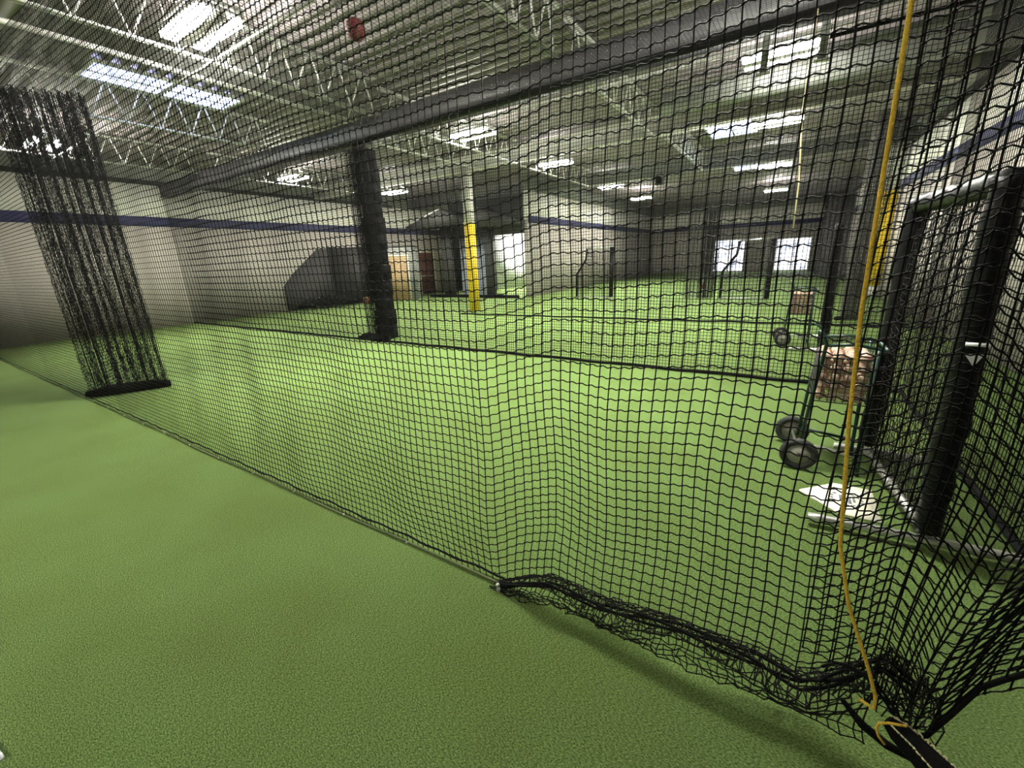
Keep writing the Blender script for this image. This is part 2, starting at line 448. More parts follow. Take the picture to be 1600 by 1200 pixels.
# joists
def joist(x, y0, y1, label):
    j = empty('bar_joist', (x, y0, 4.39), label, 'joist', None)
    L = y1 - y0
    MB().box((-.04, 0, -.014), (-.012, L, .014)).box((.012, 0, -.014), (.04, L, .014)).build('bottom_chord', MT['white_steel'], j)
    MB().box((-.05, 0, .565), (-.012, L, .60)).box((.012, 0, .565), (.05, L, .60)).build('top_chord', MT['white_steel'], j)
    wb = MB(); k = 0; y = 0.05
    while y + .51 <= L:
        wb.bar((0, y, 0.0), (0, y + .30, .58), .014, 6).bar((0, y + .34, .58), (0, y + .51, 0), .014, 6); y += .51
    wb.build('web', MT['white_steel'], j)
    return j
lab = {-14.42: 'fourth white roof truss from the camera, nearest the left wall', -10.56: 'white open-web roof truss running beside the long roof light',
       -6.84: 'white open-web roof truss just left of the brightest twin lamp', -3.1: 'white roof truss above the red ball and the wrapped beam', 0.5: 'white roof truss closest to the right wall, this side of the wrapped beam'}
for x, l in lab.items(): joist(x, -1.0, 6.28, l)
for x, l in {-14.42: 'white roof truss beyond the wrapped beam, nearest the left wall', -8.4: 'white roof truss beyond the wrapped beam, over the left yellow-based column',
             -7.1: 'white roof truss beside the lamp just past the wrapped beam', -3.1: 'white roof truss beyond the wrapped beam, left of the right-hand lamps'}.items():
    joist(x, 6.6, 11.64, l)
for x, l in {-7.2: 'white roof truss between the two farther girders, left half', -2.9: 'white roof truss between the two farther girders, beside the square roof lights'}.items():
    joist(x, 11.97, 17.28, l)
# cross bridging bar and sprinkler pipes
tag(MB().box((XL + .02, 3.37, 4.315), (XR - .02, 3.395, 4.34)).build('bridging_bar', MT['white_steel']), 'thin white steel bar crossing under the roof trusses before the wrapped beam', 'bar')
p = empty('sprinkler_pipe', (-7.55, -1.0, 4.42), 'white sprinkler pipe running beside the brightest lamp toward the wrapped beam', 'pipe')
MB().bar((0, 0, 0), (0, 7.25, 0), .033, 12).build('pipe', MT['white_steel'], p, True)
for yy in (2.2, 4.4, 6.6): MB().bar((0, yy, .03), (0.06, yy - .05, .56), .008, 6).build('hanger', MT['white_steel'], p)
p = empty('sprinkler_pipe', (-13.0, 8.2, 4.55), 'white pipe crossing the ceiling behind the wrapped beam beside the round columns', 'pipe')
MB().bar((0, 0, 0), (13.5, 0, 0), .03, 12).build('pipe', MT['white_steel'], p, True)
for xx in (3, 7, 11): MB().bar((xx, 0, .03), (xx, 0, .46), .008, 6).build('hanger', MT['white_steel'], p)

# ---------------------------------------------------------------- ceiling lamps
def make_lamp(loc, label, mm=None):
    l = empty('ceiling_lamp', loc, label, 'ceiling lamp', 'twin-strip ceiling lamps')
    hb = MB().box((-.52, -.25, .0), (-.51, .25, .05)).box((.51, -.25, .0), (.52, .25, .05)).box((-.52, -.25, .0), (.52, -.24, .05)).box((-.52, .24, .0), (.52, .25, .05)).box((-.52, -.25, .05), (.52, .25, .11))
    hb.build('housing', MT['white_steel'], l)
    MB().box((-.505, -.09, -.052), (.505, .09, .048)).build('spine', MT['hub'], l)
    for s in (-1, 1): MB().box((-.50, s * .165 - .07, -.05), (.50, s * .165 + .07, .049)).build('diffuser', mm or MT['lamp'], l)
    MB().box((-.50, -.06, .111), (.50, .06, .118)).build('uplight_slot', MT['lamp_up'], l)
    for s in (-1, 1): MB().bar((s * .4, 0, .105), (s * .4, 0, ZC - 4.5), .004, 5).build('hanger_wire', MT['galv'], l)
    return l
l0 = make_lamp((-6.24, 3.12, 4.5), 'brightest twin-strip ceiling lamp, nearest the camera, beside the sprinkler pipe')
far_diff = {}
for loc, label in [((-13.8, 3.12, 4.5), 'ceiling lamp seen through the gathered net curtain at far left'),
                   ((-6.5, 8.75, 4.5), 'ceiling lamp directly above the left yellow-based column, just past the wrapped beam'),
                   ((-6.5, 13.0, 4.5), 'ceiling lamp second beyond the wrapped beam in the middle row'),
                   ((-13.85, 13.1, 4.5), 'ceiling lamp over the storage shed by the left wall'),
                   ((-6.85, 19.0, 4.5), 'ceiling lamp third beyond the wrapped beam in the middle row'),
                   ((-7.0, 24.2, 4.5), 'ceiling lamp farthest away in the middle row'),
                   ((-0.6, 12.75, 4.5), 'large bright ceiling lamp left of the yellow pull rope, beside the square roof lights'),
                   ((-0.5, 8.95, 4.62), 'ceiling lamp half hidden by hanging posts under the beam, right side'),
                   ((-0.8, 19.0, 4.5), 'ceiling lamp third beyond the wrapped beam in the right row'),
                   ((-0.95, 27.0, 4.5), 'ceiling lamp farthest away in the right row'),
                   ((-0.7, 3.6, 4.5), 'ceiling lamp over the batting cage, above the frame of the photo'),
                   ((-13.8, 8.75, 4.5), 'ceiling lamp hidden behind the wrapped beam at left')]:
    c = copy_tree(l0); c.location = loc; c['label'] = label
    if loc[1] > 8.5:                                        # lamps beyond the wrapped beam set weaker to darken the far hall
        for ch in c.children:
            if ch.name.startswith('diffuser'):
                ch.data = far_diff.setdefault(ch.data.name, ch.data.copy()); ch.data.materials[0] = MT['lamp_far']

make_lamp((-3.4, -3.4, 4.5), 'added fill lamp behind the camera, out of view', MT['lamp_fill'])  # added unseen lamp, only brightens the foreground turf

# ---------------------------------------------------------------- columns
def round_column(loc, r, zy0, zy1, zt, label):
    c = empty('round_column', loc, label, 'column')
    if zy0 > 0: MB().tube([(0, 0, 0), (0, 0, zy0)], r, 28).build('base', MT['column'], c, False)
    MB().tube([(0, 0, zy0 + .002), (0, 0, zy1)], r + .012, 28).build('yellow_pad', MT['yellow'], c, False)
    MB().tube([(0, 0, zy1 + .002), (0, 0, zt)], r, 28).build('shaft', MT['column'], c, False)
    return c
round_column((-9.12, 11.8, 0), .17, 0, 2.88, 4.46, 'white column with yellow lower wrap standing alone on the turf, left half')
round_column((2.40, 18.1, 0), .21, .37, 3.2, 4.9, 'yellow-wrapped column with white base near the right wall')
# black wrapped column under the beam with its gathered net
c = empty('wrapped_column', (-7.88, 6.74, 0), 'square column clad in black under the grey wrapped beam', 'column')
cb = MB()
for k in range(12):
    z0, z1 = k * 4.05 / 12, (k + 1) * 4.05 / 12 - .004
    d = .165 + .012 * math.sin(k * 2.1)
    cb.box((-d, -d, z0), (d, d, z1))
cb.build('vinyl_cladding', MT['black_cloth'], c)
g = empty('net_curtain', (-7.8, 6.3, 0), 'black netting gathered against the black square column, hem heaped on turf', 'net')
gathered('netting', (-8.16, 6.44), (-7.42, 6.44), 3.6, 11, .05, 4.04, .0034, MT['net'], g, 5, pinch=.12).location = (7.8, -6.3, 0)
hp = MB()
for k in range(7):
    a = k * .9
    hp.tube([(-.62 + .12 * k, .08 * math.sin(a), .05), (-.45 + .12 * k, .10 + .06 * math.cos(a), .10), (-.30 + .12 * k, .05 * math.sin(a + 1), .05)], [.04, .075, .045], 8, wob=.3)
hp.build('heaped_hem', MT['black_cloth'], g)

# ================================================================ NETS
# ---- the near dividing net -------------------------------------------------
NY = 1.5
near = empty('dividing_net', (0, 0, 0), 'large black square-mesh net hanging across the whole foreground, hem on the turf', 'net')
xs = -0.5457 + CELL * np.arange(-382, 16)
zr = np.arange(0, 88) * ROW + 0.006
Xg, Zg = np.meshgrid(xs, zr, indexing='ij')
def near_shift(X, Z):
    fold = 0.085 * smooth(-1.17, -0.97, X) * (1 - 0.8 * smooth(-0.9, 0.3, X))
    wav = 0.012 * np.sin(X * 5.1 + Z * 1.7) + 0.008 * np.sin(X * 11.3 - Z * 2.9)
    far = 0.02 * np.sin(X * 1.3 + 0.5 * Z)
    return fold * (0.4 + 0.6 * smooth(0, .3, Z)) + wav * smooth(0, .3, Z) * smooth(-6.5, -3, X) + far * smooth(0, .6, Z) * smooth(-8, -4, X)
def ztop(X):                                             # how high the gathered hem lifts the sheet
    return np.interp(X, [-1.25, -1.14, -1.08, -.80, -.54, -.20, .08, .22, .30, .42, .56], [0, 0, .03, .165, .155, .215, .215, .185, .25, .40, .32])
zt = ztop(Xg)
P = np.stack([Xg, NY + near_shift(Xg, Zg), zt + Zg * (1 - zt / 4.0)], -1)
sag = 0.05 * np.sin((Xg + 9) * 1.1) * smooth(2.0, 4.0, Zg)
P[..., 2] += sag
P[..., 0] += 0.006 * np.sin(Zg * 7 + Xg * 3) * smooth(-3, -1, Xg)
split = int(np.searchsorted(xs, -4.0))
full = P
i1, i2 = int(np.searchsorted(xs, -10.5)), int(np.searchsorted(xs, -7.0))
net_from_grid('netting', P[:i1 + 1], .0017, MT['net'], near, hmul=2.2)
net_from_grid('netting', P[i1:i2 + 1], .0020, MT['net'], near, hmul=1.7)
net_from_grid('netting', P[i2:split + 1], .0028, MT['net'], near)
net_from_grid('netting', P[split:], .0029, MT['net'], near, wig=.0034, knot=.0060)
# hem cord and its ties
MB().tube([(x, NY - .012 + .006 * math.sin(x * 3.1), .012) for x in np.linspace(XL + .05, -1.1, 160)], .008, 6).build('hem_cord', MT['hem'], near)
MB().tube([(x, NY + .022 + .005 * math.sin(x * 9), .024 + .006 * math.sin(x * 23)) for x in np.linspace(XL + .05, -1.1, 300)], .0065, 5).build('lacing', MT['net'], near)
for x in np.arange(-8, -1.3, .62): MB().sphere((x, NY - .03, .03), .007, 8, 5).build('hem_tie', MT['galv'], near)
for x, z, q in ((-1.095, .040, .013), (-1.09, .014, .012)): MB().sphere((x, NY - .05, z), q, 10, 6).build('hem_tie', MT['galv'], near)
# gathered, rolled hem
S = np.arange(-1.13, .42, .028); J = 16
Pr = np.empty((len(S), J, 3))
for i, x in enumerate(S):
    top = float(ztop(np.array([x]))[0]) + .01
    bot = .012 + .055 * smooth(-1.1, -.6, x) + .015 * math.sin(x * 7)
    rad = min(.055, max(.02, top * .3)) * (1 + .25 * math.sin(x * 9))
    for j in range(J):
        if j < 11:
            a = 1.57 - j * .75 + rng.normal(0, .25)
            Pr[i, j] = (x + rng.normal(0, .010), NY - .015 + near_shift(np.array(x), np.array(.15)) * .5 + rad * 1.1 * math.cos(a) * (1 - .03 * j), top - rad * .9 + rad * math.sin(a) * (1 - .03 * j))
        else:
            t = (j - 10) / 5
            Pr[i, j] = (x + rng.normal(0, .006) + .01 * math.sin(j + x * 9), NY - .03 - .02 * t + rng.normal(0, .006), max(.006, (top - rad * 1.6) * (1 - t) + bot * t + rng.normal(0, .005)))
net_from_grid('gathered_hem', Pr, .0027, MT['netgrey'], near, knot=.0054)
rp = MB()
for s in range(3):
    rp.tube([(x, NY - .01 + .02 * math.cos(x * 7 + s * 2), float(ztop(np.array([x]))[0]) - .015 + .018 * math.sin(x * 8 + 2 * s)) for x in np.linspace(-1.12, .5, 60)], .0062, 6)
rp.build('hem_rope', MT['black_cloth'], near)

# ---- second, overlapping leaf of net to the right of the pull rope ----------
leaf = empty('overlapping_net', (0, 0, 0), 'second black net leaf overlapping at right of the yellow rope, lower edge pulled up', 'net')
xs2 = .19 + CELL * np.arange(0, 30); zr2 = np.arange(0, 86) * ROW
X2, Z2 = np.meshgrid(xs2, zr2, indexing='ij')
zh = np.interp(X2, [.19, .42, .56, .64, .72, .95, 1.5], [.36, .34, .12, .17, .42, .72, .9])
pull = 1 - smooth(0, 1.1, Z2)
P2 = np.stack([X2 + .010 - .10 * pull * smooth(.3, .8, X2) + .006 * np.sin(Z2 * 4 + X2 * 9),
               NY - .045 + .06 * smooth(.2, .9, X2) + .006 * np.sin(X2 * 11) * smooth(.1, .6, Z2) + .006 * np.sin(Z2 * 5 + X2 * 5),
               zh + Z2 * (1 - zh / 4.2) + .10 * (X2 - .2) * smooth(.3, 1.2, Z2) + .006 * np.sin(X2 * 13 + Z2 * 2)], -1)
net_from_grid('netting', P2, .0026, MT['net'], leaf, wig=.004, knot=.0056)
MB().tube([(P2[i, 0, 0], P2[i, 0, 1], P2[i, 0, 2]) for i in range(8, 30)], .008, 8).build('edge_cord', MT['black_cloth'], leaf)
# first leaf continues behind it
xs3 = xs[-1] + CELL * np.arange(0, 28); X3, Z3 = np.meshgrid(xs3, zr[:86], indexing='ij')
zh3 = np.interp(X3, [.1, .22, .30, .42, .56, .66, .78, 1.0, 1.5], [.21, .185, .25, .38, .30, .16, .34, .55, .8])
pl3 = 1 - smooth(0, .9, Z3)
P3 = np.stack([X3 - .16 * pl3 * smooth(.3, .8, X3) + .006 * np.sin(Z3 * 7 + X3 * 3),
               NY + near_shift(X3, Z3) + .025 * smooth(.1, .4, X3), zh3 + Z3 * (1 - zh3 / 4.0) + 0.05 * np.sin((X3 + 9) * 1.1) * smooth(2.0, 4.0, Z3) + .006 * np.sin(X3 * 14) * smooth(.1, .3, X3)], -1)
net_from_grid('netting', P3, .0026, MT['net'], near, wig=.0035, knot=.0056)
# heap of net at the foot of the rope
hpn = empty('net_heap', (0, 0, 0), 'crumpled heap of black netting at the foot of the yellow rope', 'net')
def crumple(c, rad, nu, nv, seed, turns=1.25):
    """a loosely bundled sheet of net: soft large folds, cells still readable"""
    u = np.linspace(0, 2 * math.pi * turns, nu); v = np.linspace(.12, math.pi * .9, nv)
    U, Vv = np.meshgrid(u, v, indexing='ij')
    rr = 1 + .26 * np.sin(U * 2.3 + Vv * 2 + seed) + .16 * np.sin(U * 3.7 - Vv * 3 + 2 * seed) + .10 * np.sin(U * 7.1 + seed)
    return np.stack([c[0] + rad[0] * rr * np.sin(Vv) * np.cos(U), c[1] + rad[1] * rr * np.sin(Vv) * np.sin(U), np.maximum(.008, c[2] + rad[2] * rr * np.cos(Vv))], -1)
net_from_grid('netting', crumple((.44, NY - .0, .31), (.085, .06, .10), 17, 7, 3), .0022, MT['netgrey'], hpn, knot=.0042)
net_from_grid('netting', crumple((.54, NY + .02, .22), (.05, .05, .10), 10, 6, 15), .0022, MT['netgrey'], hpn, knot=.0042)
cr = MB()
for s in range(2):
    cr.tube([(.27 + .045 * k, NY - .04 + .02 * math.sin(k + s), .25 + .10 * math.sin(k * .62 + s * .35) - .006 * k + .012 * s) for k in np.linspace(0, 6, 24)], .0048, 6)
cr.tube([(.34, NY - .03, .20), (.40, NY - .04, .14), (.47, NY - .04, .10), (.54, NY - .03, .075)], [.008, .013, .014, .010], 8)
cr.build('twisted_edge', MT['black_cloth'], hpn)

# black bag with yellow stitched cord
bag = empty('net_bag', (0, 0, 0), 'black mesh sack with yellow cord stitched round its mouth, trailing toward the camera', 'bag')
spine = np.array([(.447, 1.425, .235), (.472, 1.415, .222), (.515, 1.40, .200), (.570, 1.37, .170), (.65, 1.32, .115), (.75, 1.25, .065)])
MB().tube(spine, [.020, .034, .042, .050, .058, .062], 18, flat=.85, wob=.12).build('sack', MT['black_cloth'], bag, True)
sd = np.array([.62, .78, 0]); sd /= np.linalg.norm(sd)
yc = MB()
lp = [(.480, 1.395, .275), (.462, 1.39, .273), (.440, 1.39, .264), (.420, 1.39, .248), (.415, 1.385, .228), (.424, 1.38, .205), (.44, 1.375, .190)]
yc.tube(lp, .0038, 8)
yc.build('mouth_cord', MT['rope'], bag, True)
for side in (-1, 1):                                        # running stitch: the cord dips in and out of the cloth
    pp = []
    for k in range(141):
        t = .06 + .92 * k / 140
        i = min(int(t * 5), 4); f_ = t * 5 - i
        p = spine[i] * (1 - f_) + spine[i + 1] * f_
        d = spine[i + 1] - spine[i]; d /= np.linalg.norm(d)
        nrm = np.array([-d[1], d[0], 0]); wd = np.interp(t, [0, .2, .4, .6, .8, 1], [.020, .034, .042, .050, .058, .062])
        out = 1.0 + .13 * math.sin(k * .9)
        pp.append(p + nrm * side * wd * .80 * out + np.array([0, 0, wd * .62 * out]))
    MB().tube(pp, .0026, 6).build('stitch', MT['stitch'], bag)

# ---- yellow pull rope ---------------------------------------------------------
pts = [(.155, 4.2), (.158, 3.2), (.16, 2.23), (.17, 1.87), (.18, 1.53), (.20, 1.23), (.24, .82), (.29, .62), (.34, .49), (.375, .40), (.405, .31), (.41, .26), (.37, .275)]
tag(MB().tube([(x, NY - .075, z) for x, z in pts], .0054, 10).build('pull_rope', MT['rope'], None, True), 'yellow rope hanging beside the fold of the near net', 'rope')
tag(MB().tube([(-.05, 6.2, 4.05), (-.06, 6.2, 3.1), (.0, 6.2, 2.4), (.01, 6.2, 1.9)], .009, 8).build('pull_rope', MT['tan_rope'], None, True), 'thin pale rope hanging from the wrapped beam in front of the far net', 'rope')

# ---- gathered curtain at left ----------------------------------------------------
cur = empty('net_curtain', (0, 0, 0), 'black net curtain gathered in folds at far left, dark hem on the turf', 'net')
gathered('netting', (-8.46, 1.60), (-7.98, 2.38), 4.8, 8, .05, 3.98, .0029, MT['net'], cur, 31, pinch=.05)
gathered('netting', (-8.40, 1.62), (-8.04, 2.34), 3.2, 5, .05, 3.98, .0029, MT['net'], cur, 47, pinch=.05)
gathered('netting', (-8.42, 1.62), (-8.02, 2.36), 4.5, 8, 3.0, 3.99, .0036, MT['net'], cur, 53)
hm = MB()
hm.tube([(-8.50, 1.53, .045), (-8.40, 1.64, .055), (-8.30, 1.80, .06), (-8.20, 1.98, .055), (-8.08, 2.20, .06), (-7.97, 2.38, .05)], [.04, .065, .075, .07, .07, .045], 10, wob=.25)
hm.tube([(-8.42, 1.55, .06), (-8.25, 1.74, .10), (-8.12, 1.95, .11), (-8.02, 2.2, .10), (-7.98, 2.36, .07)], [.04, .06, .06, .055, .04], 10, wob=.25)
hm.build('heaped_hem', MT['black_cloth'], cur)

# ---- far dividing net under the wrapped beam ----------------------------------------
def plane_net(name, label, p0, p1, z0, z1, r, wave, hem=True, m='net', c=1.0):
    e = empty(name, (0, 0, 0), label, 'net')
    p0 = np.array(p0, float); p1 = np.array(p1, float); L = np.linalg.norm(p1 - p0); t = (p1 - p0) / L; nn = np.array([-t[1], t[0]])
    s = np.arange(0, L, CELL * c); z = np.arange(z0, z1 + .001, ROW * c)
    Sg, Zz = np.meshgrid(s, z, indexing='ij')
    off = wave * (np.sin(Sg * 1.9 + Zz * .8) + .5 * np.sin(Sg * 4.3 - Zz)) * np.sin((Zz - z0) / (z1 - z0) * math.pi * .95 + .05)
    P = np.stack([p0[0] + t[0] * Sg + nn[0] * off, p0[1] + t[1] * Sg + nn[1] * off, Zz + .02 * np.sin(Sg * 2.2) * np.sin((Zz - z0) / (z1 - z0) * math.pi)], -1)
    net_from_grid('netting', P, r, MT[m], e)
    if hem:
        q = [(p0[0] + t[0] * u, p0[1] + t[1] * u, z0 + .022 + .008 * math.sin(u * 5)) for u in np.linspace(0, L, 120)]
        MB().tube(q, .022, 6).build('hem_rope', MT['black_cloth'], e)
    return e
plane_net('dividing_net', 'black net hanging from the wrapped beam to the turf, far side of the cage', (XL + .06, 6.3), (1.28, 6.3), 0.01, 4.05, .0036, .015)
plane_net('side_net', 'black net closing the cage at right, between padded screen and right wall', (1.29, 2.2), (1.29, 6.28), 0.01, 4.05, .0025, .02)
plane_net('dividing_net', 'farther black net beyond the wrapped beam, hem behind the second ball cart', (-8.9, 10.75), (XR - .06, 11.45), 0.01, 4.4, .0024, .03, c=1.5)
# roof net over the cage
e = empty('roof_net', (0, 0, 0), 'black net stretched as a roof over the cage, red ball lying on it', 'net')
xr = np.arange(-6.6, 1.28, CELL); yr = np.arange(1.55, 6.28, CELL)
Xr, Yr = np.meshgrid(xr, yr, indexing='ij')
Zr = 4.03 - .10 * np.sin((Yr - 1.55) / 4.73 * math.pi) * (1 + .4 * np.sin(Xr * 1.1)) * smooth(-6.6, -5, Xr)
net_from_grid('netting', np.stack([Xr, Yr, Zr], -1), .0018, MT['net'], e)
tag(MB().sphere((-4.05, 3.55, 4.03), .10, 24, 16).build('ball', MT['red'], None, True), 'dark red rubber ball resting on the roof net', 'ball')

# ---- far bundles -------------------------------------------------------------------
g = empty('net_curtain', (0, 0, 0), 'dark net bundle hanging in the far middle, left of the glazed doors', 'net')
gathered('netting', (-3.1, 16.6), (-2.2, 17.1), 4.0, 7, .03, 3.0, .004, MT['net_faded'], g, 61)
gathered('netting', (-2.65, 16.75), (-2.1, 17.0), 3.0, 7, .03, 3.0, .005, MT['netgrey'], g, 63)
g = empty('net_curtain', (0, 0, 0), 'grey net bundle hanging behind the yellow rope, before the yellow column', 'net')
gathered('netting', (1.2, 12.3), (1.55, 12.5), 3, 6, .03, 4.3, .005, MT['net_faded'], g, 71)
MB().tube([(1.1, 12.25, .04), (1.35, 12.4, .07), (1.6, 12.55, .04)], .05, 8, wob=.2).build('heaped_hem', MT['black_cloth'], g)
# dark drape far right
d = MB()
pv = [(1.35 + .11 * k, 30.0 + (.10 if k % 2 else -.10)) for k in range(13)]
V = [(x, y, z) for x, y in pv for z in (0.02, 4.3)]
V += [(x, y + .02, z) for x, y in pv for z in (0.02, 4.3)]
nv = len(pv) * 2
Fd = [(2 * i, 2 * i + 2, 2 * i + 3, 2 * i + 1) for i in range(12)] + [(nv + 2 * i, nv + 2 * i + 1, nv + 2 * i + 3, nv + 2 * i + 2) for i in range(12)]
Fd += [(2 * i + 1, 2 * i + 3, nv + 2 * i + 3, nv + 2 * i + 1) for i in range(12)]
tag(link_mesh('backdrop_curtain', V, Fd, MT['dark']), 'dark grey pleated curtain at the far end, right of the glazed doors', 'curtain')
# hanging strut frames under the beam at right
for x, y, z0, z1, l in ((.06, 8.0, 4.12, ZC + .03, 'grey steel hanger post under the roof, left of the yellow rope'), (-.63, 8.0, 4.12, ZC + .03, 'grey steel hanger post beside the half-hidden right lamp')):
    s = empty('hanger_post', (x, y, z0), l, 'post')
    MB().box((-.045, -.045, 0), (.045, .045, z1 - z0)).build('post', MT['wall_grey'], s)
    MB().box((-.09, -.06, -.02), (.09, .06, 0)).build('foot_plate', MT['white_steel'], s)
s = empty('net_track', (.12, 8.02, 4.24), 'black curtain track under the roof at right, left of the yellow rope', 'rail')
MB().bar((0, 0, .14), (2.4, 0, .14), .022, 8).build('rail', MT['black_cloth'], s)
MB().box((0, .05, -.03), (2.4, .07, .07)).build('fascia', MT['wall_grey'], s)
# heating duct along the right of the hall
tag(MB().tube([(-2.6, 10.2, 4.62), (XR - .05, 10.2, 4.62)], .22, 24).build('air_duct', MT['wall_grey'], None, True), 'round grey air duct crossing under the roof toward the right wall', 'duct')
s = empty('loudspeaker', (-4.32, 17.12, 4.06), 'small dark box speaker hung under the farthest roof beam', 'speaker')
MB().box((-.12, -.12, 0), (.12, .12, .34)).build('cabinet', MT['dark'], s)
MB().box((-.03, .0, .34), (.03, .30, .36)).build('bracket', MT['dark'], s)
MB().box((-.10, -.128, .03), (.10, -.121, .30)).build('grille', MT['black_cloth'], s)

# ================================================================ EQUIPMENT IN THE CAGE
# ---- padded screen --------------------------------------------------------------------
A = np.array([.855, 2.94, 0]); B = np.array([.725, 4.18, 0])
scr = empty('pitching_screen', tuple(A), 'tall black padded net screen on silver tube feet, right of the home plate', 'screen')
BA = B - A
def padded(pts, r, seed, n=16):
    random.seed(seed)
    P = np.array(pts, float); L = np.linalg.norm(P[-1] - P[0]); N = max(8, int(L / .06))
    t = np.linspace(0, 1, N); Q = P[0] + (P[-1] - P[0]) * t[:, None]
    Q += np.random.default_rng(seed).normal(0, .003, Q.shape)
    rr = r * (1 + np.random.default_rng(seed + 1).normal(0, .04, N))
    return MB().tube(Q, rr, n, wob=.05)
padded([(0, 0, .12), (-.06, .0, 1.96)], .062, 1).build('padded_post', MT['black_vinyl'], scr, True)
padded([BA + (0, 0, .12), BA + (-.0, 0, 1.96)], .062, 4).build('padded_post', MT['black_vinyl'], scr, True)
padded([(-.06, -.03, 1.94), BA + (0, .03, 1.94)], .060, 7).build('padded_rail', MT['black_vinyl'], scr, True)
tp = MB().box((-.075, -.085, 1.20), (.01, -.055, 1.215), -.2).add([(-.07, -.082, 1.16), (.0, -.082, 1.165), (-.03, -.088, 1.10)], [(0, 1, 2)])
tp.build('torn_tape', MT['lobby'], scr)
def netpanel(a, b, z0, z1, seed, sag):
    s = np.linspace(0, 1, 31); z = np.arange(z0, z1, ROW)
    Sg, Zz = np.meshgrid(s, z, indexing='ij')
    q = np.random.default_rng(seed)
    off = sag * np.sin(Sg * math.pi) * np.sin((Zz - z0) / (z1 - z0) * math.pi) + q.normal(0, .004, Sg.shape)
    a = np.array(a); b = np.array(b)
    return np.stack([a[0] + (b[0] - a[0]) * Sg - off, a[1] + (b[1] - a[1]) * Sg, Zz + q.normal(0, .003, Sg.shape)], -1)
net_from_grid('netting', netpanel((0.01, .02), BA[:2], .12, 1.94, 2, .10), .0022, MT['netgrey'], scr)
net_from_grid('netting', netpanel((0.03, .02), BA[:2] + .02, .12, 1.94, 9, -.03), .0022, MT['netgrey'], scr)
ft = MB().tube([(-.55, -.03, .05), (-.50, -.028, .055), (-.1, -.01, .06), (.3, .02, .06), (.62, .04, .055)], .028, 14)
ft.build('foot_tube', MT['galv'], scr, True)
MB().tube([BA + (-.2, .02, .05), BA + (.5, .02, .05)], .028, 14).build('foot_tube', MT['galv'], scr, True)
MB().tube([(0, .05, .09), BA * .98 + (0, 0, .09)], .022, 12).build('bottom_rail', MT['galv'], scr, True)
def helix(p, q, R, turns, r):
    p = np.array(p, float); q = np.array(q, float); t = (q - p) / np.linalg.norm(q - p)
    a = np.cross(t, (0, 0, 1.0) if abs(t[2]) < .9 else (1.0, 0, 0)); a /= np.linalg.norm(a); b = np.cross(t, a)
    n = turns * 14
    return MB().tube([p + (q - p) * k / n + R * (math.cos(k * 2 * math.pi / 14) * a + math.sin(k * 2 * math.pi / 14) * b) for k in range(n + 1)], r, 5)
helix((0, .05, .095), BA * .97 + (0, 0, .095), .028, 26, .004).build('lacing', MT['hub'], scr)
helix((0, 0, .16), (-.058, 0, 1.92), .068, 24, .0028).build('lacing', MT['net'], scr)

# ---- home plate ----------------------------------------------------------------------
hpz = empty('home_plate', (.27, 3.33, 0), 'white rubber home plate with a faded round print, lying by the silver tube foot', 'home plate')
MB().prism([(0, 0), (.215, -.215), (.43, -.215), (.43, .215), (.215, .215)], 0.001, .014).build('slab', MT['plate'], hpz)
mk = MB()
for k in range(14):
    if k % 5 == 4: continue
    a = k * 2 * math.pi / 14; a2 = a + .34
    mk.add([(.27 + r * math.cos(t), r * 1.0 * math.sin(t), .0146) for r, t in ((.075, a), (.095, a), (.095, a2), (.075, a2))], [(0, 1, 2, 3)])
mk.box((.23, -.045, .0145), (.255, .045, .0148)).box((.275, -.06, .0145), (.295, .03, .0148)).box((.305, -.03, .0145), (.318, .05, .0148))
mk.build('printed_mark', MT['mark'], hpz)

